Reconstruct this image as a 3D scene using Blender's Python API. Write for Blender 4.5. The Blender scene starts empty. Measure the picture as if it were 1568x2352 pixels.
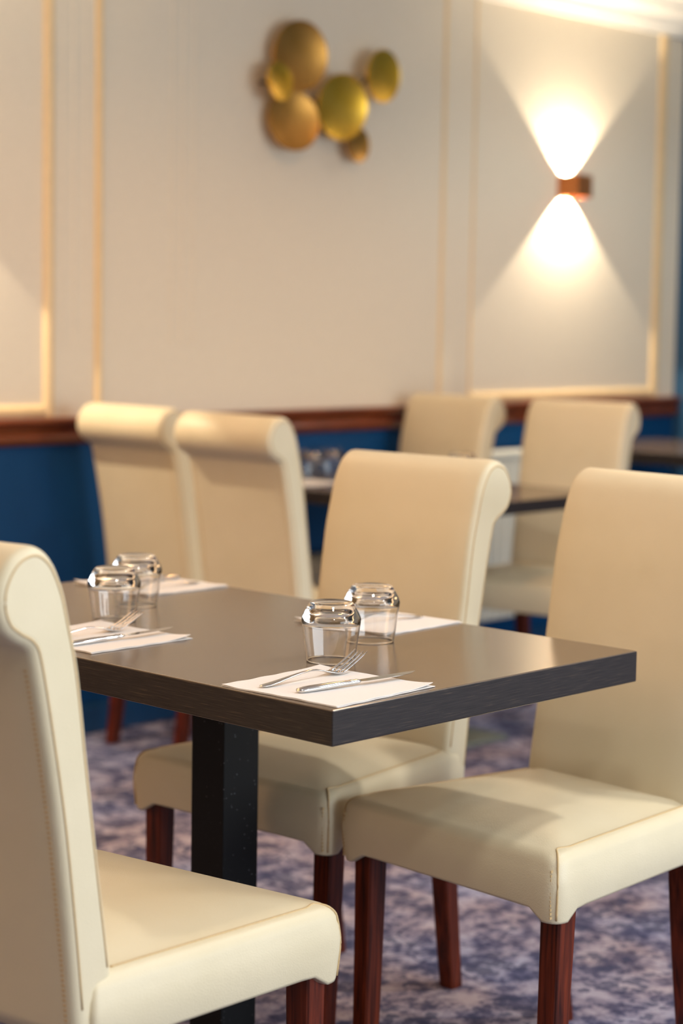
import bpy, bmesh, math, random
from mathutils import Vector, Matrix
from mathutils.geometry import delaunay_2d_cdt

# ------------------------------------------------------------------ camera, world, light, exposure
# World frame: metres, z up, origin on the floor under the near corner of the front table,
# +x along the wall, +y towards the wall (at y = YW).
YW = 2.78
XR = 4.93
CEIL = 2.52
sc = bpy.context.scene
C = sc.collection
sc.view_settings.view_transform = 'Standard'
sc.view_settings.look = 'None'
sc.view_settings.gamma = 1.0
sc.view_settings.use_curve_mapping = False
sc.view_settings.exposure = 0.06
sc.cycles.use_denoising = True
sc.cycles.max_bounces = 10
sc.cycles.transmission_bounces = 10
sc.cycles.sample_clamp_indirect = 6.0
sc.cycles.blur_glossy = 0.6

cam = bpy.data.cameras.new('camera')
camo = bpy.data.objects.new('camera', cam)
C.objects.link(camo)
R_ = Vector((0.687794, -0.72571, 0.016859)); U_ = Vector((0.062119, 0.081981, 0.994696)); F_ = Vector((0.723243, 0.683099, -0.101467))
M = Matrix(((R_.x, U_.x, -F_.x, -1.850), (R_.y, U_.y, -F_.y, -1.757), (R_.z, U_.z, -F_.z, 1.2755), (0, 0, 0, 1)))
camo.matrix_world = M
cam.sensor_fit = 'HORIZONTAL'; cam.sensor_width = 24.0; cam.lens = 68.583
cam.clip_start = 0.05
cam.dof.use_dof = True; cam.dof.focus_distance = 2.80; cam.dof.aperture_fstop = 2.8
sc.camera = camo

w = bpy.data.worlds.new('world'); sc.world = w; w.use_nodes = True
w.node_tree.nodes['Background'].inputs[0].default_value = (1.0, 0.85, 0.66, 1)
w.node_tree.nodes['Background'].inputs[1].default_value = 0.25

def area(name, loc, target, sx, sy, power, col):
    l = bpy.data.lights.new(name, 'AREA'); l.shape = 'RECTANGLE'; l.size = sx; l.size_y = sy; l.energy = power; l.color = col
    o = bpy.data.objects.new(name, l); C.objects.link(o); o.location = loc
    o.rotation_euler = (Vector(target) - Vector(loc)).to_track_quat('-Z', 'Y').to_euler()
    return o
def spot(name, loc, target, power, col, deg, blend, rad):
    l = bpy.data.lights.new(name, 'SPOT'); l.energy = power; l.color = col; l.spot_size = math.radians(deg); l.spot_blend = blend; l.shadow_soft_size = rad
    o = bpy.data.objects.new(name, l); C.objects.link(o); o.location = loc
    o.rotation_euler = (Vector(target) - Vector(loc)).to_track_quat('-Z', 'Y').to_euler()
    return o
COOL = (0.84, 0.93, 1.0); WARM = (1.0, 0.54, 0.21); WARM2 = (1.0, 0.70, 0.40); WARM3 = (1.0, 0.93, 0.84)
area('window_daylight', (1.5, -3.7, 1.25), (0.8, 1.5, 0.8), 4.2, 1.7, 126, COOL)         # street window behind the camera
area('warm_fill_high', (-0.9, 1.7, 2.40), (1.6, 1.2, 0.5), 2.0, 2.0, 33, WARM)           # added high fill that warms the chair backs, no known lamp
area('warm_fill_left', (-1.8, 2.5, 1.25), (0.6, 0.3, 0.5), 1.5, 1.2, 13, (1.0, 0.58, 0.26))   # added low warm fill to lift the seat fronts under the table
for k, (x, y, e, r, c) in enumerate([(1.66, -0.40, 90, 0.08, WARM3), (-0.45, -0.75, 45, 0.12, WARM3), (0.75, 2.05, 28, 0.30, WARM), (3.3, 0.9, 45, 0.12, WARM), (2.3, 1.5, 24, 0.12, WARM), (4.1, 1.75, 30, 0.12, WARM3), (-1.0, -1.6, 40, 0.10, WARM3), (0.9, -2.0, 50, 0.12, (0.95, 0.97, 1.0)), (-3.0, -2.6, 50, 0.1, WARM3)]):
    spot('downlight_or_fill', (x, y, CEIL - 0.02), (x, y, 0), e, c, 150, 0.5, r)  # first and third follow cast shadows; several others are added fill for seats and wall

# ------------------------------------------------------------------ helpers
def srgb(r, g, b):
    f = lambda c: (c / 255 / 12.92) if c / 255 <= 0.04045 else ((c / 255 + 0.055) / 1.055) ** 2.4
    return (f(r), f(g), f(b), 1)
class N:
    def __init__(s, name):
        s.m = bpy.data.materials.new(name); s.m.use_nodes = True; s.t = s.m.node_tree; s.b = s.t.nodes['Principled BSDF']
    def n(s, typ, **kw):
        o = s.t.nodes.new(typ)
        for k, v in kw.items():
            if k in o.inputs.keys(): o.inputs[k].default_value = v
            else: setattr(o, k, v)
        return o
    def l(s, a, b): s.t.links.new(a, b)
    def coord(s, scale=(1, 1, 1), out='Object'):
        tc = s.n('ShaderNodeTexCoord'); mp = s.n('ShaderNodeMapping'); mp.inputs['Scale'].default_value = scale
        s.l(tc.outputs[out], mp.inputs['Vector']); return mp.outputs[0]
    def ramp(s, fac, stops, interp='LINEAR'):
        r = s.n('ShaderNodeValToRGB'); cr = r.color_ramp; cr.interpolation = interp
        while len(cr.elements) < len(stops): cr.elements.new(0.5)
        for e, (p, c) in zip(cr.elements, stops): e.position = p; e.color = c
        s.l(fac, r.inputs[0]); return r.outputs[0]
    def mix(s, fac, a, b, mode='MIX'):
        m = s.n('ShaderNodeMix', data_type='RGBA', blend_type=mode)
        for i, v in ((0, fac), (6, a), (7, b)):
            if hasattr(v, 'links'): s.l(v, m.inputs[i])
            else: m.inputs[i].default_value = v
        return m.outputs[2]
    def bump(s, h, strength=0.2, dist=0.001):
        b = s.n('ShaderNodeBump'); b.inputs['Strength'].default_value = strength; b.inputs['Distance'].default_value = dist
        s.l(h, b.inputs['Height']); s.l(b.outputs[0], s.b.inputs['Normal'])
    def set(s, **kw):
        for k, v in kw.items(): s.b.inputs[k.replace('_', ' ')].default_value = v
        return s

def plain(name, col, rough=0.5, metal=0.0, var=0.06, scale=30, bump=0.0, spec=0.5):
    m = N(name); v = m.coord()
    nz = m.n('ShaderNodeTexNoise', Scale=scale, Detail=4.0); m.l(v, nz.inputs['Vector'])
    dark = tuple(c * (1 - var) for c in col[:3]) + (1,); lite = tuple(min(1, c * (1 + var)) for c in col[:3]) + (1,)
    m.l(m.ramp(nz.outputs[0], [(0.3, dark), (0.7, lite)]), m.b.inputs['Base Color'])
    m.set(Roughness=rough, Metallic=metal, Specular_IOR_Level=spec)
    if bump: m.bump(nz.outputs[0], bump)
    return m.m

def leather():
    m = N('cream_leather'); v = m.coord()
    n1 = m.n('ShaderNodeTexNoise', Scale=5.0, Detail=3.0); m.l(v, n1.inputs['Vector'])
    m.l(m.ramp(n1.outputs[0], [(0.35, srgb(222, 210, 178)), (0.7, srgb(229, 217, 187))]), m.b.inputs['Base Color'])
    vo = m.n('ShaderNodeTexVoronoi', Scale=520.0); m.l(v, vo.inputs['Vector'])
    n2 = m.n('ShaderNodeTexNoise', Scale=18.0, Detail=2.0); m.l(v, n2.inputs['Vector'])
    mt = m.n('ShaderNodeMath', operation='MULTIPLY_ADD'); m.l(n2.outputs[0], mt.inputs[0]); mt.inputs[1].default_value = 6.0; m.l(vo.outputs[0], mt.inputs[2])
    m.bump(mt.outputs[0], 0.35, 0.0006)
    m.set(Roughness=0.42, Specular_IOR_Level=0.45)
    return m.m
def mahogany():
    m = N('mahogany_wood'); v = m.coord((60, 60, 3))
    n1 = m.n('ShaderNodeTexNoise', Scale=2.0, Detail=5.0, Distortion=0.6); m.l(v, n1.inputs['Vector'])
    m.l(m.ramp(n1.outputs[0], [(0.3, srgb(42, 14, 8)), (0.7, srgb(118, 48, 24))]), m.b.inputs['Base Color'])
    m.set(Roughness=0.34, Specular_IOR_Level=0.3); return m.m
def tabletop():
    m = N('dark_laminate_top'); v = m.coord((1, 1, 1))
    n1 = m.n('ShaderNodeTexNoise', Scale=40.0, Detail=4.0); m.l(v, n1.inputs['Vector'])
    m.l(m.ramp(n1.outputs[0], [(0.3, srgb(98, 84, 71)), (0.7, srgb(106, 92, 78))]), m.b.inputs['Base Color'])
    m.set(Roughness=0.19, Specular_IOR_Level=0.75)
    n2 = m.n('ShaderNodeTexNoise', Scale=900.0, Detail=1.0); m.l(v, n2.inputs['Vector']); m.bump(n2.outputs[0], 0.05, 0.0003)
    return m.m
def edge_wood(axis):
    m = N('dark_grained_edge_' + axis); sca = (12, 1, 520) if axis == 'x' else (1, 12, 520)
    v = m.coord(sca)
    n1 = m.n('ShaderNodeTexNoise', Scale=1.6, Detail=6.0, Distortion=0.5); m.l(v, n1.inputs['Vector'])
    m.l(m.ramp(n1.outputs[0], [(0.35, srgb(34, 29, 29)), (0.60, srgb(48, 42, 41)), (0.72, srgb(76, 63, 52))]), m.b.inputs['Base Color'])
    m.bump(n1.outputs[0], 0.15, 0.0008); m.set(Roughness=0.5, Specular_IOR_Level=0.3); return m.m
def black_metal():
    m = N('black_speckled_metal'); v = m.coord()
    vo = m.n('ShaderNodeTexVoronoi', Scale=170.0); m.l(v, vo.inputs['Vector'])
    dot = m.ramp(vo.outputs['Distance'], [(0.0, (1, 1, 1, 1)), (0.09, (1, 1, 1, 1)), (0.13, (0, 0, 0, 1))])
    gate = m.ramp(vo.outputs['Color'], [(0.66, (0, 0, 0, 1)), (0.68, (1, 1, 1, 1))])
    n2 = m.n('ShaderNodeTexNoise', Scale=9.0, Detail=3.0); m.l(v, n2.inputs['Vector'])
    g2 = m.ramp(n2.outputs[0], [(0.42, (0.1, 0.1, 0.1, 1)), (0.58, (0.9, 0.9, 0.9, 1))])
    f = m.mix(1.0, m.mix(1.0, dot, gate, 'MULTIPLY'), g2, 'MULTIPLY')
    m.l(m.mix(f, srgb(16, 17, 19), srgb(170, 175, 180)), m.b.inputs['Base Color'])
    m.set(Roughness=0.5, Specular_IOR_Level=0.2); return m.m
def carpet():
    m = N('patterned_carpet'); v = m.coord()
    nd = m.n('ShaderNodeTexNoise', Scale=3.0, Detail=2.0); m.l(v, nd.inputs['Vector'])
    add = m.n('ShaderNodeMixRGB', blend_type='ADD'); add.inputs[0].default_value = 0.35; m.l(v, add.inputs[1]); m.l(nd.outputs[1], add.inputs[2])
    n1 = m.n('ShaderNodeTexNoise', Scale=13.0, Detail=9.0, Roughness=0.72); m.l(v, n1.inputs['Vector'])
    base = m.ramp(n1.outputs[0], [(0.38, srgb(74, 78, 102)), (0.455, srgb(104, 104, 128)), (0.50, srgb(150, 146, 162)), (0.585, srgb(186, 183, 194))])
    n2 = m.n('ShaderNodeTexNoise', Scale=2.6, Detail=3.0); m.l(v, n2.inputs['Vector'])
    tint = m.ramp(n2.outputs[0], [(0.4, srgb(212, 222, 250)), (0.62, srgb(244, 226, 222))])
    c1 = m.mix(0.8, base, tint, 'MULTIPLY')
    # small leaves gathered in clusters
    nf = m.n('ShaderNodeTexNoise', Scale=55.0, Detail=3.0); m.l(v, nf.inputs['Vector'])
    fd = m.n('ShaderNodeMixRGB', blend_type='ADD'); fd.inputs[0].default_value = 0.035; m.l(v, fd.inputs[1]); m.l(nf.outputs[1], fd.inputs[2])
    vl = m.n('ShaderNodeTexVoronoi', Scale=34.0); m.l(fd.outputs[0], vl.inputs['Vector'])
    nl = m.n('ShaderNodeTexNoise', Scale=4.5, Detail=3.0); m.l(v, nl.inputs['Vector'])
    su = m.n('ShaderNodeMath', operation='MULTIPLY_ADD'); m.l(nl.outputs[0], su.inputs[0]); su.inputs[1].default_value = -1.7; m.l(vl.outputs['Distance'], su.inputs[2])
    leaf = m.ramp(m_off(m, su.outputs[0], 1.0), [(0.46, (0.75, 0.75, 0.75, 1)), (0.52, (0, 0, 0, 1))])
    c1 = m.mix(leaf, c1, srgb(70, 74, 102))
    lm = None
    for sc_, seed in ((3.2, 0.0), (7.0, 3.7)):
        mp = m.n('ShaderNodeMapping'); mp.inputs['Location'].default_value = (seed, seed * 0.7, 0); m.l(add.outputs[0], mp.inputs['Vector'])
        vo = m.n('ShaderNodeTexVoronoi', feature='DISTANCE_TO_EDGE', Scale=sc_); m.l(mp.outputs[0], vo.inputs['Vector'])
        wd = 0.0035 * sc_
        line = m.ramp(vo.outputs[0], [(0.0, (1, 1, 1, 1)), (wd * 0.45, (1, 1, 1, 1)), (wd * 0.8, (0, 0, 0, 1))])
        n3 = m.n('ShaderNodeTexNoise', Scale=2.4, Detail=1.0); m.l(mp.outputs[0], n3.inputs['Vector'])
        gate = m.ramp(n3.outputs[0], [(0.46, (0, 0, 0, 1)), (0.52, (0.8, 0.8, 0.8, 1))])
        l2 = m.mix(1.0, line, gate, 'MULTIPLY')
        c1 = m.mix(l2, c1, srgb(56, 60, 92))
    m.l(c1, m.b.inputs['Base Color'])
    n4 = m.n('ShaderNodeTexNoise', Scale=700.0, Detail=2.0); m.l(v, n4.inputs['Vector']); m.bump(n4.outputs[0], 0.5, 0.002)
    m.set(Roughness=0.95, Specular_IOR_Level=0.1); return m.m
def m_off(m, sock, o):
    a = m.n('ShaderNodeMath', operation='ADD'); m.l(sock, a.inputs[0]); a.inputs[1].default_value = o; return a.outputs[0]
def glass():
    m = N('clear_glass'); m.set(Base_Color=(1, 1, 1, 1), Roughness=0.0, IOR=1.5, Transmission_Weight=1.0); return m.m
def emit(name, col, s):
    m = N(name); m.b.inputs['Emission Color'].default_value = col; m.b.inputs['Emission Strength'].default_value = s; m.set(Base_Color=(0.9, 0.85, 0.75, 1)); return m.m
def brass(name, a, b, rough):
    m = N(name); v = m.coord()
    n1 = m.n('ShaderNodeTexNoise', Scale=9.0, Detail=5.0); m.l(v, n1.inputs['Vector'])
    m.l(m.ramp(n1.outputs[0], [(0.3, a), (0.7, b)]), m.b.inputs['Base Color'])
    m.set(Metallic=0.85, Roughness=rough); m.bump(n1.outputs[0], 0.2, 0.002); return m.m

MT = dict(
    leather=leather(), seam=plain('seam_leather', srgb(205, 178, 132), 0.5, scale=200), thread=plain('stitch_thread', srgb(206, 178, 130), 0.7, scale=300),
    wood=mahogany(), top=tabletop(), edgex=edge_wood('x'), edgey=edge_wood('y'), black=black_metal(), carpet=carpet(), glass=glass(),
    wall=plain('cream_wall_paint', srgb(228, 217, 196), 0.75, var=0.02, scale=60, bump=0.05),
    trim=plain('ivory_gold_trim', srgb(232, 204, 156), 0.4, var=0.03), ceil=plain('white_ceiling', srgb(240, 236, 226), 0.8, var=0.02),
    blue=plain('blue_dado_paint', srgb(0, 64, 112), 0.6, var=0.10, scale=2.5, spec=0.25), blue2=plain('blue_skirting_paint', srgb(24, 66, 104), 0.35, var=0.06),
    rail=plain('varnished_mahogany_rail', srgb(112, 52, 24), 0.28, var=0.25, scale=8),
    napkin=plain('white_paper', srgb(236, 234, 232), 0.85, var=0.015, scale=400, bump=0.2),
    steel=plain('polished_steel', (0.72, 0.71, 0.70, 1), 0.12, 1.0, var=0.02),
    white=plain('white_enamel', srgb(226, 228, 216), 0.4, var=0.02), copper=brass('copper_finish', srgb(196, 120, 66), srgb(214, 140, 84), 0.42),
    brassy=brass('yellow_brass', srgb(222, 170, 46), srgb(240, 194, 78), 0.34), bronze=brass('bronze_finish', srgb(178, 128, 56), srgb(204, 152, 78), 0.38),
    darkmetal=plain('dark_bracket_metal', srgb(60, 52, 44), 0.5, 0.6), glow=emit('warm_led_glow', (1, 0.72, 0.4, 1), 30),
    shadeblue=plain('blue_painted_return', srgb(40, 84, 120), 0.5, var=0.05), grey=plain('grey_green_metal_base', srgb(120, 126, 116), 0.45, 0.2),
)

def link(name, me, mat=None, parent=None, smooth=None):
    o = bpy.data.objects.new(name, me); C.objects.link(o)
    if mat is not None:
        for m in (mat if isinstance(mat, (list, tuple)) else [mat]): me.materials.append(m)
    if parent is not None: o.parent = parent
    if smooth is not None:
        for p in me.polygons: p.use_smooth = True
        if smooth < 180: me.set_sharp_from_angle(angle=math.radians(smooth))
    return o
def obj(name, bm, mat=None, parent=None, smooth=None):
    bmesh.ops.recalc_face_normals(bm, faces=bm.faces)
    me = bpy.data.meshes.new(name); bm.to_mesh(me); bm.free()
    return link(name, me, mat, parent, smooth)
def box(bm, x0, x1, y0, y1, z0, z1, bev=0.0, mi=0):
    vs = [bm.verts.new((x, y, z)) for z in (z0, z1) for y in (y0, y1) for x in (x0, x1)]
    fs = [bm.faces.new([vs[i] for i in f]) for f in ((0, 2, 3, 1), (4, 5, 7, 6), (0, 1, 5, 4), (2, 6, 7, 3), (0, 4, 6, 2), (1, 3, 7, 5))]
    for f in fs: f.material_index = mi
    if bev:
        es = list({e for f in fs for e in f.edges})
        bmesh.ops.bevel(bm, geom=es, offset=bev, segments=3, profile=0.5, affect='EDGES')
    return bm
def loft(bm, rings, closed=True, cap0=True, cap1=True):
    vr = [[bm.verts.new(p) for p in r] for r in rings]
    n = len(rings[0])
    for a, b in zip(vr, vr[1:]):
        for i in range(n if closed else n - 1):
            j = (i + 1) % n
            bm.faces.new((a[i], a[j], b[j], b[i]))
    if closed and cap0: bm.faces.new(list(reversed(vr[0])))
    if closed and cap1: bm.faces.new(vr[-1])
    return vr
def tube(bm, pts, r, seg=8, closed=False):
    pts = [Vector(p) for p in pts]; n = len(pts); rings = []
    up = Vector((0, 0, 1))
    for i, p in enumerate(pts):
        t = (pts[min(i + 1, n - 1)] - pts[max(i - 1, 0)]).normalized()
        a = t.cross(up)
        if a.length < 1e-3: a = t.cross(Vector((1, 0, 0)))
        a.normalize(); b = t.cross(a).normalized()
        rr = r[i] if isinstance(r, (list, tuple)) else r
        rings.append([p + a * (rr * math.cos(2 * math.pi * k / seg)) + b * (rr * math.sin(2 * math.pi * k / seg)) for k in range(seg)])
    loft(bm, rings)
def lathe(bm, prof, seg=64):
    vr = []
    for r, z in prof:
        if r < 1e-6: vr.append([bm.verts.new((0, 0, z))])
        else: vr.append([bm.verts.new((r * math.cos(2 * math.pi * k / seg), r * math.sin(2 * math.pi * k / seg), z)) for k in range(seg)])
    for a, b in zip(vr, vr[1:]):
        for i in range(seg):
            j = (i + 1) % seg
            if len(a) == 1 and len(b) == 1: continue
            if len(a) == 1: bm.faces.new((a[0], b[j], b[i]))
            elif len(b) == 1: bm.faces.new((a[i], a[j], b[0]))
            else: bm.faces.new((a[i], a[j], b[j], b[i]))
def catmull(pts, k=4):
    out = []; n = len(pts)
    for i in range(n - 1):
        p0, p1, p2, p3 = [Vector(pts[max(0, min(n - 1, j))]) for j in (i - 1, i, i + 1, i + 2)]
        for s in range(k):
            t = s / k
            out.append(0.5 * ((2 * p1) + (p2 - p0) * t + (2 * p0 - 5 * p1 + 4 * p2 - p3) * t * t + (3 * p1 - p0 - 3 * p2 + p3) * t ** 3))
    out.append(Vector(pts[-1])); return out
def thing(name, label, cat, loc=(0, 0, 0), rz=0.0, group=None):
    o = bpy.data.objects.new(name, None); C.objects.link(o); o.empty_display_size = 0.1
    o.location = loc; o.rotation_euler = (0, 0, rz); o['label'] = label; o['category'] = cat
    if group: o['group'] = group
    return o
def tag(o, label, cat, group=None, kind=None):
    o['label'] = label; o['category'] = cat
    if group: o['group'] = group
    if kind: o['kind'] = kind
    return o
def struct(o, label=None):
    o['kind'] = 'structure'
    if label: o['label'] = label
    return o
def dup(root, loc, rz, label, group=None, scale=None):
    r = root.copy(); C.objects.link(r); r.location = loc; r.rotation_euler = (0, 0, rz); r['label'] = label
    if group: r['group'] = group
    if scale: r.scale = scale
    for ch in list(root.children):
        c = ch.copy(); C.objects.link(c); c.parent = r
        for gch in ch.children:
            d = gch.copy(); C.objects.link(d); d.parent = c
    return r

# ------------------------------------------------------------------ the room
XL, YB = -4.6, -4.6
bm = bmesh.new(); box(bm, XL, XR + 0.1, YB, YW + 0.1, -0.1, 0.0); struct(obj('floor', bm, MT['carpet']))
bm = bmesh.new(); box(bm, XL, XR + 0.1, YB, YW + 0.1, CEIL, CEIL + 0.1); struct(obj('ceiling', bm, MT['ceil']))
bm = bmesh.new(); box(bm, XL, XR + 0.1, YW, YW + 0.1, 0.9, CEIL, mi=0); box(bm, XL, XR + 0.1, YW, YW + 0.1, 0.0, 0.9, mi=1)
struct(obj('wall_back', bm, [MT['wall'], MT['blue']]))
bm = bmesh.new(); box(bm, XR, XR + 0.1, YB, YW, 0.0, CEIL); struct(obj('wall_right', bm, MT['shadeblue']))
bm = bmesh.new(); box(bm, XL - 0.1, XL, YB, YW + 0.1, 0.0, CEIL); struct(obj('wall_left', bm, MT['wall']))
bm = bmesh.new(); box(bm, XL, XR + 0.1, YB - 0.1, YB, 0.0, CEIL); struct(obj('wall_front', bm, MT['wall']))
# skirting: profile extruded along x
def extrude_profile(prof, x0, x1):
    bm = bmesh.new(); loft(bm, [[(x0, y, z) for y, z in prof], [(x1, y, z) for y, z in prof]]); return bm
skp = [(YW, 0), (YW - 0.020, 0), (YW - 0.020, 0.075), (YW - 0.014, 0.088), (YW, 0.092)]
struct(obj('baseboard_back', extrude_profile(skp, XL, XR), MT['blue2']))
rp = [(YW, 0.878), (YW - 0.012, 0.878), (YW - 0.022, 0.886), (YW - 0.028, 0.898), (YW - 0.022, 0.910), (YW - 0.016, 0.916), (YW - 0.018, 0.926),
      (YW - 0.034, 0.936), (YW - 0.042, 0.946), (YW - 0.040, 0.955), (YW - 0.030, 0.958), (YW, 0.958)]
struct(obj('trim_1', extrude_profile(rp, XL, XR), MT['rail'], smooth=35), 'varnished mahogany dado rail between cream wall and blue dado')
# panel mouldings (vertical beads, with lower rails)
def bead_v(xc, wd, z0, z1, name, dep=0.013, mat='trim'):
    prof = [(-wd / 2, 0), (-wd / 2, -dep * 0.45), (-wd * 0.34, -dep * 0.8), (-wd * 0.12, -dep), (wd * 0.12, -dep), (wd * 0.34, -dep * 0.8), (wd / 2, -dep * 0.45), (wd / 2, 0)]
    bm = bmesh.new(); loft(bm, [[(xc + x, YW + y, z) for x, y in prof] for z in (z0, z1)])
    return struct(obj(name, bm, MT[mat], smooth=50))
def bead_h(x0, x1, zc, wd, name, dep=0.013):
    prof = [(0, -wd / 2), (-dep * 0.45, -wd / 2), (-dep * 0.8, -wd * 0.34), (-dep, -wd * 0.12), (-dep, wd * 0.12), (-dep * 0.8, wd * 0.34), (-dep * 0.45, wd / 2), (0, wd / 2)]
    bm = bmesh.new(); loft(bm, [[(x, YW + y, zc + z) for y, z in prof] for x in (x0, x1)])
    return struct(obj(name, bm, MT['trim'], smooth=50))
ti = 2
for xc, wd in ((1.698, 0.036), (1.884, 0.026), (3.447, 0.018), (3.614, 0.008), (4.782, 0.052)):
    bead_v(xc, wd, 0.960, 2.40, 'trim_%d' % ti, dep=0.013 if wd > 0.02 else 0.006); ti += 1
for x0, x1 in ((0.30, 1.68), (3.62, 4.757)):
    bead_h(x0, x1, 0.978, 0.034, 'trim_%d' % ti); ti += 1
for xs in ((1.753, 1.794, 1.838), (2.176, 2.219, 2.264)):       # shallow reeded strips
    for xc in xs:
        bead_v(xc, 0.012, 1.17, 2.30, 'trim_%d' % ti, dep=0.0025, mat='wall'); ti += 1
# cornice
cp = [(YW, 2.400), (YW - 0.014, 2.400), (YW - 0.018, 2.420), (YW - 0.030, 2.428), (YW - 0.036, 2.455), (YW - 0.062, 2.482), (YW - 0.085, 2.490), (YW - 0.090, 2.510), (YW - 0.110, CEIL), (YW, CEIL)]
struct(obj('trim_%d' % ti, extrude_profile(cp, XL, XR), MT['ceil'], smooth=30), 'white moulded cornice under the ceiling')

# radiator
rad = thing('radiator', 'white ribbed radiator on the blue wall behind the far table', 'radiator', (3.62, YW - 0.07, 0))
bm = bmesh.new()
for k in range(15):
    x = -0.30 + k * 0.0435; box(bm, x, x + 0.036, -0.045, -0.02, 0.17, 0.755, bev=0.008)
box(bm, -0.31, 0.35, -0.025, 0.02, 0.17, 0.755)
obj('panel', bm, MT['white'], rad, smooth=40)
bm = bmesh.new(); box(bm, -0.32, 0.36, -0.05, 0.05, 0.755, 0.785, bev=0.006); obj('top_grille', bm, MT['white'], rad, smooth=40)
bm = bmesh.new(); tube(bm, [(-0.24, 0, 0.21), (-0.24, 0, 0.0)], 0.010, 10); obj('pipe', bm, MT['white'], rad, smooth=60)

# wall lamps
LW, LD, LH, LZ = 0.090, 0.095, 0.083, 1.765
def sconce():
    t = thing('wall_sconce', 'square copper up and down wall lamp throwing two light cones', 'wall lamp', (4.150 + 0.005, YW, LZ))
    bm = bmesh.new(); th = 0.004
    for a in ((-LW / 2, LW / 2, -LD, -LD + th), (-LW / 2, LW / 2, -th - 0.001, -0.001), (-LW / 2, -LW / 2 + th, -LD, -0.001), (LW / 2 - th, LW / 2, -LD, -0.001)):
        box(bm, a[0], a[1], a[2], a[3], -LH / 2, LH / 2)
    obj('housing', bm, MT['copper'], t)
    bm = bmesh.new(); box(bm, -0.036, 0.036, -0.086, -0.008, -0.003, 0.003); obj('led_plate', bm, MT['glow'], t)
    return t
s1 = sconce()
s2 = dup(s1, (1.135, YW, LZ), 0, 'copper up and down wall lamp left of the panel with the brass discs')
for sx in (4.155, 1.135):
    for sg in (1, -1):
        spot('sconce_beam', (sx, YW - 0.040, LZ + sg * 0.006), (sx, YW - 0.040, LZ + sg), 44, (1.0, 0.84, 0.63), 100, 0.12, 0.006)

# wall art: six brass dishes
art = thing('wall_sculpture', 'wall sculpture of six overlapping brass and bronze discs', 'wall art', (2.75, YW, 1.95))
def disc(x, z, r, off, rx, rz, mat, lab):
    bm = bmesh.new(); prof = []
    n = 10
    for i in range(n + 1):
        q = i / n; prof.append((r * q, -0.16 * r * (1 - q * q)))
    prof += [(r * 1.0, 0.003), (r * 0.985, 0.005)]
    for i in range(n, -1, -1):
        q = i / n * 0.97; prof.append((r * q, 0.005 - 0.16 * r * (1 - q * q)))
    prof[-1] = (0.0, prof[-1][1])
    lathe(bm, prof, 48)
    o = obj('disc', bm, mat, art, smooth=50)
    o.location = (x - 2.75, -off, z - 1.95); o.rotation_euler = (math.radians(90 + rx), 0, math.radians(rz))
    o['label'] = lab
    return o
disc(2.662, 2.090, 0.113, 0.060, 4, -6, MT['bronze'], 'largest bronze disc at the top')
disc(2.545, 1.997, 0.062, 0.085, -6, 8, MT['brassy'], 'small yellow brass disc at the left')
disc(2.636, 1.886, 0.098, 0.060, -5, -12, MT['bronze'], 'bronze disc at lower left')
disc(2.845, 1.945, 0.108, 0.075, 5, -5, MT['brassy'], 'large yellow brass disc in the middle')
disc(3.034, 2.063, 0.087, 0.080, 3, 3, MT['brassy'], 'yellow brass disc at far right')
disc(2.949, 1.832, 0.058, 0.050, 0, 4, MT['bronze'], 'small bronze disc at lower right')
bm = bmesh.new()
for a, b in (((-0.12, -0.02, 0.14), (-0.10, -0.02, -0.08)), ((-0.22, -0.02, 0.05), (0.10, -0.02, 0.0)), ((-0.12, -0.02, -0.06), (0.20, -0.02, -0.10)), ((0.10, -0.02, 0.0), (0.28, -0.02, 0.11))):
    tube(bm, [a, b], 0.004, 8)
for x, z in ((-0.10, 0.13), (0.10, 0.0), (-0.11, -0.06), (0.28, 0.11), (0.20, -0.11), (-0.21, 0.05)):
    tube(bm, [(x, 0, z), (x, -0.045, z)], 0.004, 8)
obj('bracket', bm, MT['darkmetal'], art)

# ------------------------------------------------------------------ chairs (facing local +y, origin under the foot of the backrest front)
def seat_ring(ins, zf):
    yb, yf, wr, wf = -0.045, 0.393, 0.186, 0.241
    P = [(wf, yf, 0.030), (-wf, yf, 0.030), (-wr, yb, 0.010), (wr, yb, 0.010)]
    pts = []; n = len(P)
    cs = [(math.copysign(abs(x) - ins, x), y - ins if y > 0 else y + ins, max(r, 0.004)) for x, y, r in P]
    for i in range(n):
        x, y, r = cs[i]; p = Vector((x, y)); a = Vector(cs[i - 1][:2]); b = Vector(cs[(i + 1) % n][:2])
        da = (a - p).normalized(); db = (b - p).normalized(); s = p + da * r; e = p + db * r
        for k in range(7):
            t = k / 6; pts.append(s * (1 - t) ** 2 + p * 2 * t * (1 - t) + e * t * t)
        nx = Vector(cs[(i + 1) % n][:2]); nr = cs[(i + 1) % n][2]; e2 = nx + (p - nx).normalized() * nr
        for k in range(1, 16): pts.append(e.lerp(e2, k / 16))
    out = []
    for q in pts:
        z = zf(q)
        out.append((q.x, q.y, z))
    return out
CORN = [Vector((0.234, 0.386)), Vector((-0.234, 0.386))]
def zbot(q):
    d = min((q - c).length for c in CORN)
    t = max(0.0, min(1.0, (d - 0.030) / 0.022)); t = t * t * (3 - 2 * t)
    return 0.366 + 0.017 * t
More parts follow.
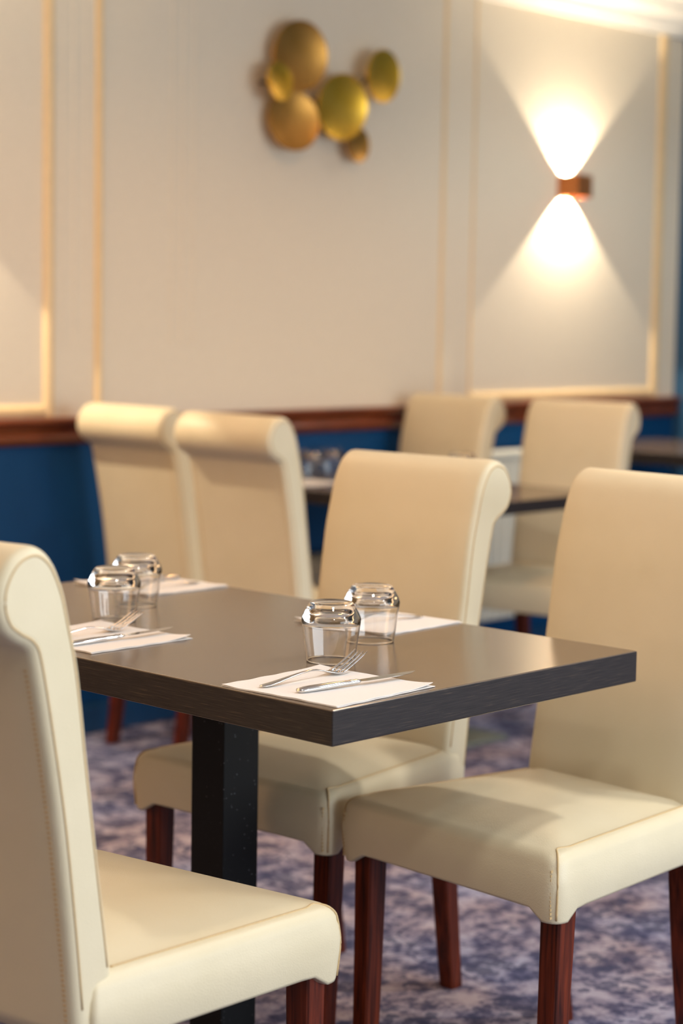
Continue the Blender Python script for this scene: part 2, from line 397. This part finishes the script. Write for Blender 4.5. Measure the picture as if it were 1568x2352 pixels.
def make_seat(parent):
    bm = bmesh.new(); rings = []
    rings.append(seat_ring(0.03, lambda q: 0.388)); rings.append(seat_ring(0.006, lambda q: zbot(q) + 0.001)); rings.append(seat_ring(0.001, zbot)); rings.append(seat_ring(0.0, lambda q: zbot(q) + 0.004))
    rings.append(seat_ring(-0.003, lambda q: 0.405)); rings.append(seat_ring(-0.004, lambda q: 0.425)); rings.append(seat_ring(-0.002, lambda q: 0.443))
    r = 0.024
    for k in range(0, 7):
        a = k / 6 * math.pi / 2
        rings.append(seat_ring(r * (1 - math.cos(a)), lambda q, a=a: 0.450 + r * math.sin(a)))
    for ins, z in ((0.045, 0.4805), (0.08, 0.4880), (0.12, 0.4935), (0.16, 0.4955)): rings.append(seat_ring(ins, lambda q, z=z: z))
    loft(bm, rings)
    s = obj('seat', bm, MT['leather'], parent, smooth=180)
    for sg in (1, -1):
        bm = bmesh.new(); pts = []
        for k in range(18):
            y = 0.34 * k / 17; pts.append((sg * (0.186 + 0.055 * (y + 0.045) / 0.438 - 0.0205), y, 0.4738))
        pts += [(sg * 0.2100, 0.3610, 0.4740), (sg * 0.2218, 0.3738, 0.4710), (sg * 0.2305, 0.3825, 0.4622), (sg * 0.2338, 0.3858, 0.450), (sg * 0.2366, 0.3886, 0.425), (sg * 0.2362, 0.3882, 0.405), (sg * 0.2338, 0.3858, 0.372)]
        tube(bm, catmull(pts, 3), 0.0016, 6)
        obj('piping', bm, MT['seam'], s, smooth=180)
        bm = bmesh.new()
        for k in range(12):
            z = 0.374 + k * 0.0065; x = sg * 0.2275; y = 0.3932
            box(bm, x - 0.0006, x + 0.0006, y - 0.004, y + 0.0012, z, z + 0.0038)
        obj('stitching', bm, MT['thread'], s)
PROF = [(0.0, 0.395), (-0.002, 0.44), (-0.009, 0.50), (-0.025, 0.60), (-0.046, 0.74), (-0.062, 0.85), (-0.078, 0.915), (-0.090, 0.955), (-0.110, 0.990), (-0.138, 1.006),
        (-0.170, 0.998), (-0.192, 0.972), (-0.198, 0.942), (-0.188, 0.914), (-0.168, 0.898), (-0.150, 0.888), (-0.140, 0.868), (-0.121, 0.78), (-0.099, 0.66), (-0.078, 0.50), (-0.067, 0.395)]
PP = [Vector((a[0], a[1])) for a in catmull([(y, z, 0) for y, z in PROF], 4)]
def off(ins):
    out = []; n = len(PP)
    for i, p in enumerate(PP):
        a = PP[i - 1]; b = PP[(i + 1) % n]; t = (b - a).normalized(); nrm = Vector((-t.y, t.x))
        if i in (0, n - 1):
            k = abs(ins); out.append(Vector((p.x + (-k if i == 0 else k), p.y + min(k, 0.001)))); continue
        out.append(p + nrm * ins)
    return out
BW = 0.1815
def make_back(parent):
    bm = bmesh.new(); r = 0.014; rings = []
    # sign test: inward offset must shrink the profile
    sgn = 1 if max(q.y for q in off(0.01)) < max(q.y for q in PP) else -1
    st = [(-BW + r * (1 - math.cos(a)), r * (1 - math.sin(a))) for a in [math.pi / 2 * k / 4 for k in range(5)]]
    st = [(-BW + r * (1 - math.cos(math.pi / 2 * k / 4)), r * (1 - math.sin(math.pi / 2 * k / 4))) for k in range(5)]
    mids = [(-BW + r + (2 * BW - 2 * r) * k / 8, 0.0) for k in range(1, 8)]
    allst = st + mids + [(-x, i) for x, i in reversed(st)]
    for x, ins in allst: rings.append([(x, q.x, q.y) for q in off(sgn * ins)])
    rings = [[(-BW, q.x, q.y) for q in off(sgn * 0.0165)]] + rings + [[(BW, q.x, q.y) for q in off(sgn * 0.0165)]]
    vr = loft(bm, rings, cap0=False, cap1=False)
    for ring in (vr[0], vr[-1]):                       # flat side faces, robustly triangulated
        res = delaunay_2d_cdt([Vector((v.co.y, v.co.z)) for v in ring], [], [list(range(len(ring)))], 1, 1e-6)
        nv = [bm.verts.new((ring[0].co.x, q.x, q.y)) for q in res[0]]
        for f in res[2]:
            try: bm.faces.new([nv[i] for i in f])
            except ValueError: pass
    bmesh.ops.remove_doubles(bm, verts=bm.verts, dist=2e-5)
    b = obj('backrest', bm, MT['leather'], parent, smooth=180)
    for sg in (1, -1):
        bm = bmesh.new(); o = off(sgn * 0.0110)
        k1 = next(i for i, q in enumerate(o) if q.y > 0.48); k2 = len(o) - 2
        tube(bm, [(sg * (BW - 0.0006), q.x, q.y) for q in o[k1:k2]], 0.0016, 6)
        obj('piping', bm, MT['seam'], b, smooth=180)
    rear = [q for i, q in enumerate(PP) if i > len(PP) * 0.78]
    zmax = 0.86
    def yr(z):
        for a, c in zip(rear, rear[1:]):
            if a.y >= z >= c.y: return a.x + (c.x - a.x) * (a.y - z) / (a.y - c.y)
        return -0.08
    for sg in (1, -1):
        z = 0.41; bm = bmesh.new()
        while z < zmax:
            y = yr(z); x = sg * (BW - 0.0185)
            box(bm, x - 0.0025, x + 0.0025, y - 0.0007, y + 0.002, z, z + 0.0026); z += 0.0064
        obj('stitching', bm, MT['thread'], b)
def make_chair(label, group):
    t = thing('dining_chair', label, 'chair', group=group)
    make_seat(t); make_back(t)
    for sx in (1, -1):
        for fr in (1, 0):
            if fr: x0, y0, x1, y1 = 0.207, 0.350, 0.203, 0.360
            else: x0, y0, x1, y1 = 0.150, -0.035, 0.146, -0.082
            bm = bmesh.new(); rings = []
            for k in range(7):
                q = k / 6; z = 0.405 * (1 - q); h = 0.0205 * (1 - q) + 0.0165 * q
                cx = sx * (x0 + (x1 - x0) * q); cy = y0 + (y1 - y0) * (q ** 1.4); c = 0.003
                rings.append([(cx + a, cy + b, z) for a, b in ((h, h - c), (h - c, h), (-h + c, h), (-h, h - c), (-h, -h + c), (-h + c, -h), (h - c, -h), (h, -h + c))])
            loft(bm, rings); obj('leg', bm, MT['wood'], t, smooth=30)
    return t
# angle helper: local +y is turned to the facing direction
G1 = 'cream dining chairs'
def face(deg): return math.radians(deg - 90)
ch = make_chair('cream leather chair in the left foreground, its back turned to the camera', G1)
ch.location = (-0.372, 0.205, 0); ch.rotation_euler = (0, 0, face(7.4))
dup(ch, (0.846, 0.7065, 0), face(182.8), 'cream leather chair behind the front table, at its middle, behind the upturned glasses')
dup(ch, (0.854, 0.169, 0), face(176.3), 'cream leather chair at the right edge, its backrest cut by the frame')
dup(ch, (1.835, 1.985, 0), face(1), 'cream chair with its back to us, right one of the two before the blue wall')
dup(ch, (1.897, 2.474, 0), face(0), 'cream chair with its back to us, left one of the two, nearest the wall')
dup(ch, (3.090, 2.520, 0), face(180), 'cream chair at the far table, left one of the two facing us beside the radiator')
dup(ch, (3.140, 1.998, 0), face(189), 'cream chair at the far table, right one of the two beside the radiator')

# ------------------------------------------------------------------ tables
def make_table(label, x0, y0, wx, wy, th, px, py, zt=0.75, base=MT['black'], group=None, basew=0.22, name='restaurant_table'):
    t = thing(name, label, 'table', (x0, y0, 0), 0, group)
    bm = bmesh.new(); box(bm, 0, wx, 0, wy, zt - th, zt, bev=0.0025)
    for f in bm.faces:
        n = f.normal; f.normal_update(); n = f.normal
        f.material_index = 0 if abs(n.z) > 0.3 else (1 if abs(n.y) > abs(n.x) else 2)
    obj('tabletop', bm, [MT['top'], MT['edgex'], MT['edgey']], t)
    bm = bmesh.new(); box(bm, px, px + 0.08, py, py + 0.08, 0.012, zt - th - 0.006, bev=0.002); obj('pedestal', bm, MT['black'], t)
    bm = bmesh.new(); cx, cy = px + 0.04, py + 0.04; box(bm, cx - 0.14, cx + 0.14, cy - 0.14, cy + 0.14, zt - th - 0.006, zt - th + 0.0002); obj('mounting_plate', bm, MT['black'], t)
    bm = bmesh.new(); box(bm, cx - basew, cx + basew, cy - basew, cy + basew, 0.0, 0.014, bev=0.003); obj('base_plate', bm, base, t)
    return t
t1 = make_table('dark wood restaurant table in front, laid with four place settings', 0, 0, 0.70, 1.19, 0.05, 0.316, 0.545, basew=0.11)
t2 = make_table('dark table against the blue wall, between the two pairs of chairs', 2.335, 1.735, 0.70, 1.005, 0.040, 0.185, 0.255, zt=0.743, base=MT['grey'], basew=0.17)
t3 = make_table('dark table at the right edge against the blue wall', 4.02, 1.45, 0.72, 1.28, 0.045, 0.32, 0.60, zt=0.795, basew=0.20)

# ------------------------------------------------------------------ napkins
def make_napkin(name_lab, x0, y0, wx, wy, rot, seed, z=0.75, group=None, curl=(0, 0, 0, 0)):
    rnd = random.Random(seed); n = 26
    ph = [rnd.uniform(0, 6.3) for _ in range(6)]
    t = tag(bpy.data.objects.new('paper_napkin', None), name_lab, 'napkin', group)
    bm = bmesh.new()
    def sheet(zb, amp, dx, dy, sx, sy, crl):
        th = 0.0007; top = []; bot = []
        for i in range(n + 1):
            for j in range(n + 1):
                a, b = i / n, j / n
                x = (a - 0.5) * sx + dx; y = (b - 0.5) * sy + dy
                e = max(abs(a - .5), abs(b - .5)) * 2
                h = amp * (0.5 + 0.5 * math.sin(7 * a + ph[0] + 2 * b)) * (0.5 + 0.5 * math.sin(6 * b + ph[1])) + amp * 0.35 * (1 + math.sin(23 * a + ph[2])) * e ** 3 + amp * 0.35 * (1 + math.sin(19 * b + ph[3])) * e ** 3
                for (ca, cb), cv in zip(((0, 0), (1, 0), (0, 1), (1, 1)), crl):
                    d = math.hypot(a - ca, b - cb); h += cv * max(0, 1 - d / 0.28) ** 2
                x += 0.0006 * math.sin(31 * b + ph[4]) * (1 if i in (0, n) else 0); y += 0.0006 * math.sin(29 * a + ph[5]) * (1 if j in (0, n) else 0)
                bot.append(bm.verts.new((x, y, zb + h))); top.append(bm.verts.new((x, y, zb + h + th)))
        g = lambda L, i, j: L[i * (n + 1) + j]
        for i in range(n):
            for j in range(n):
                bm.faces.new((g(top, i, j), g(top, i + 1, j), g(top, i + 1, j + 1), g(top, i, j + 1)))
                bm.faces.new((g(bot, i, j), g(bot, i, j + 1), g(bot, i + 1, j + 1), g(bot, i + 1, j)))
        for k in range(n):
            for a, b in (((k, 0), (k + 1, 0)), ((k + 1, n), (k, n)), ((n, k), (n, k + 1)), ((0, k + 1), (0, k))):
                bm.faces.new((g(bot, *a), g(bot, *b), g(top, *b), g(top, *a)))
    sheet(0.0003, 0.0003, 0, 0, wx, wy, (0, 0, 0, 0))
    sheet(0.0011, 0.0007, -0.001, 0.001, wx - 0.003, wy - 0.003, curl)
    bmesh.ops.recalc_face_normals(bm, faces=bm.faces)
    me = bpy.data.meshes.new('paper_napkin'); bm.to_mesh(me); bm.free(); me.materials.append(MT['napkin'])
    for p in me.polygons: p.use_smooth = True
    me.set_sharp_from_angle(angle=math.radians(50))
    o = bpy.data.objects.new('paper_napkin', me); C.objects.link(o)
    o.location = (x0, y0, z); o.rotation_euler = (0, 0, math.radians(rot))
    bpy.data.objects.remove(t)
    return tag(o, name_lab, 'napkin', group)
GN = 'folded white paper napkins'
make_napkin('white paper napkin at the near corner of the front table', 0.116, 0.119, 0.213, 0.216, 3, 1, group=GN, curl=(0, 0.004, 0.001, 0.002))
make_napkin('white paper napkin partly hidden by the back of the left foreground chair', 0.135, 0.652, 0.212, 0.222, 1, 2, group=GN, curl=(0, 0.005, 0, 0.003))
make_napkin('white paper napkin behind the pair of glasses, before the middle chair', 0.598, 0.464, 0.202, 0.205, 2, 3, group=GN, curl=(0.002, 0.001, 0.006, 0.003))
make_napkin('white paper napkin at the far end of the front table', 0.596, 1.052, 0.200, 0.222, -1, 4, group=GN, curl=(0.002, 0.002, 0.006, 0.003))

# ------------------------------------------------------------------ glasses
def glass_mesh():
    bm = bmesh.new()
    outp = [(0.0358, 0.0), (0.0368, 0.0008), (0.0385, 0.012), (0.0410, 0.030), (0.0440, 0.052), (0.0452, 0.0615), (0.0450, 0.066), (0.0435, 0.0705), (0.0400, 0.0775), (0.0360, 0.0845), (0.0335, 0.0885), (0.0315, 0.0903), (0.0290, 0.0908), (0.015, 0.0900), (0.0, 0.0898)]
    inp = [(0.0, 0.0765), (0.012, 0.0762), (0.022, 0.0750), (0.030, 0.0720), (0.0360, 0.0675), (0.0405, 0.0630), (0.0428, 0.0585), (0.0424, 0.052), (0.0395, 0.030), (0.0370, 0.012), (0.0352, 0.0008)]
    def dn(pr):
        c = catmull([(a, b, 0) for a, b in pr], 3); return [(max(0.0, v.x) if i not in (0, len(c) - 1) else pr[0 if i == 0 else -1][0], v.y) for i, v in enumerate(c)]
    pr = dn(outp) + dn(inp) + [(0.0358, 0.0)]
    lathe(bm, pr, 96); bmesh.ops.remove_doubles(bm, verts=bm.verts, dist=1e-6)
    bmesh.ops.recalc_face_normals(bm, faces=bm.faces)
    me = bpy.data.meshes.new('water_glass'); bm.to_mesh(me); bm.free(); me.materials.append(MT['glass'])
    for p in me.polygons: p.use_smooth = True
    return me
gm = glass_mesh()
def put_glass(x, y, label, z=0.75, s=1.0):
    o = bpy.data.objects.new('water_glass', gm); C.objects.link(o); o.location = (x, y, z + 0.0002); o.scale = (s, s, s)
    return tag(o, label, 'glass', 'upturned water glasses')
put_glass(0.266, 0.259, 'upturned clear water glass nearest the camera, beside the fork')
put_glass(0.447, 0.342, 'upturned water glass just behind the nearest one, overlapping the napkin behind')
put_glass(0.268, 0.770, 'front one of the two upturned glasses beside the left foreground chair')
put_glass(0.409, 0.877, 'rear one of the two upturned glasses at the far left of the front table')
put_glass(2.80, 2.685, 'upturned glass standing on the far table before the blue wall', 0.743)
put_glass(2.665, 2.640, 'second blurred upturned glass low on the far table, nearer its left edge', 0.743)
put_glass(2.965, 2.262, 'upturned glass on the far table showing just above the middle chair back', 0.743)

# ------------------------------------------------------------------ cutlery
def fork_mesh():
    bm = bmesh.new()
    # centre line (s, z), half width, half thickness
    st = [(0.000, 0.0030, 0.0020, 0.0008), (0.003, 0.0032, 0.0058, 0.0013), (0.012, 0.0036, 0.0078, 0.0016), (0.030, 0.0052, 0.0070, 0.0016), (0.055, 0.0085, 0.0050, 0.0015), (0.080, 0.0115, 0.0034, 0.0015),
          (0.100, 0.0128, 0.0027, 0.0015), (0.115, 0.0118, 0.0027, 0.0014), (0.128, 0.0088, 0.0040, 0.0012), (0.138, 0.0055, 0.0080, 0.0011), (0.147, 0.0032, 0.0124, 0.0010), (0.156, 0.0032, 0.0136, 0.0010), (0.163, 0.0050, 0.0137, 0.0010)]
    rings = []
    for s, z, hw, ht in st:
        sag = 0.0018 * min(1, hw / 0.012) if s > 0.125 else 0.0
        rings.append([(s, hw * math.cos(a), z + ht * math.sin(a) + sag * abs(math.cos(a)) ** 2) for a in [2 * math.pi * k / 14 for k in range(14)]])
    loft(bm, rings)
    for k in range(4):
        yc = (k - 1.5) * 0.0078; rr = []
        for q in range(7):
            t = q / 6; s = 0.157 + 0.054 * t; z = 0.0036 + 0.0245 * t ** 1.2 + 0.0008 * abs(k - 1.5)
            hw = 0.0025 * (1 - 0.4 * t); ht = 0.0013 * (1 - 0.35 * t)
            rr.append([(s, yc + hw * math.cos(a), z + ht * math.sin(a)) for a in [2 * math.pi * m / 8 for m in range(8)]])
        loft(bm, rr)
    bmesh.ops.recalc_face_normals(bm, faces=bm.faces)
    me = bpy.data.meshes.new('fork'); bm.to_mesh(me); bm.free(); me.materials.append(MT['steel'])
    for p in me.polygons: p.use_smooth = True
    return me
fm = fork_mesh()
GC = 'cutlery laid on the napkins'
def put_fork(x, y, deg, label):
    o = bpy.data.objects.new('fork', fm); C.objects.link(o); o.location = (x, y, 0.7518); o.rotation_euler = (0, 0, math.radians(deg))
    return tag(o, label, 'fork', GC)
put_fork(0.028, 0.166, 1.5, 'steel fork with raised tines on the nearest napkin')
put_fork(0.028, 0.668, 1.0, 'steel fork on the napkin beside the left foreground chair')
put_fork(0.685, 0.440, 168, 'steel fork on the napkin behind the pair of glasses')
put_fork(0.672, 1.000, 178, 'steel fork on the napkin at the far end of the front table')
def make_knife(x, y, deg, label, first=[None]):
    if first[0]: return dup(first[0], (x, y, 0.7518), math.radians(deg), label)
    t = thing('table_knife', label, 'knife', (x, y, 0.7518), math.radians(deg), GC)
    bm = bmesh.new()
    st = [(0.000, 0.0042, 0.0030, 0.0018), (0.003, 0.0044, 0.0072, 0.0034), (0.015, 0.0048, 0.0086, 0.0044), (0.040, 0.0052, 0.0080, 0.0046), (0.070, 0.0056, 0.0064, 0.0042), (0.092, 0.0058, 0.0052, 0.0036), (0.098, 0.0059, 0.0060, 0.0040), (0.102, 0.0059, 0.0048, 0.0034), (0.106, 0.0060, 0.0058, 0.0036), (0.111, 0.0060, 0.0046, 0.0028)]
    loft(bm, [[(s, hw * math.cos(a), z + ht * math.sin(a)) for a in [2 * math.pi * k / 14 for k in range(14)]] for s, z, hw, ht in st])
    obj('handle', bm, MT['steel'], t, smooth=60)
    bm = bmesh.new()
    st = [(0.109, 0.0062, -0.0040, 0.0040, 0.0011), (0.120, 0.0064, -0.0080, 0.0045, 0.0010), (0.150, 0.0070, -0.0092, 0.0050, 0.0009), (0.185, 0.0078, -0.0088, 0.0052, 0.0008), (0.205, 0.0082, -0.0050, 0.0050, 0.0007), (0.216, 0.0085, 0.0010, 0.0044, 0.0005), (0.220, 0.0086, 0.0030, 0.0040, 0.0003)]
    loft(bm, [[(s, y0, z - ht * 0.3), (s, y1, z - ht), (s, y1, z + ht), (s, y0, z + ht * 0.3)] for s, z, y0, y1, ht in st])
    obj('blade', bm, MT['steel'], t, smooth=30)
    first[0] = t
    return t
make_knife(0.039, 0.105, -7, 'steel table knife on the nearest napkin, in front of the fork')
make_knife(0.036, 0.606, -1, 'steel table knife on the napkin beside the left foreground chair')
make_knife(0.690, 0.530, 184, 'steel table knife on the napkin behind the pair of glasses')
make_knife(0.690, 1.078, 179, 'steel table knife on the napkin at the far end of the front table')
# far table napkins
make_napkin('blurred white napkin on the far table, next to its left edge', 2.505, 2.530, 0.19, 0.21, 0, 7, z=0.743, group='napkins on the far table')
make_napkin('blurred white napkin on the far table, before the left one of the chairs facing us', 2.90, 2.43, 0.20, 0.20, 0, 8, z=0.743, group='napkins on the far table')
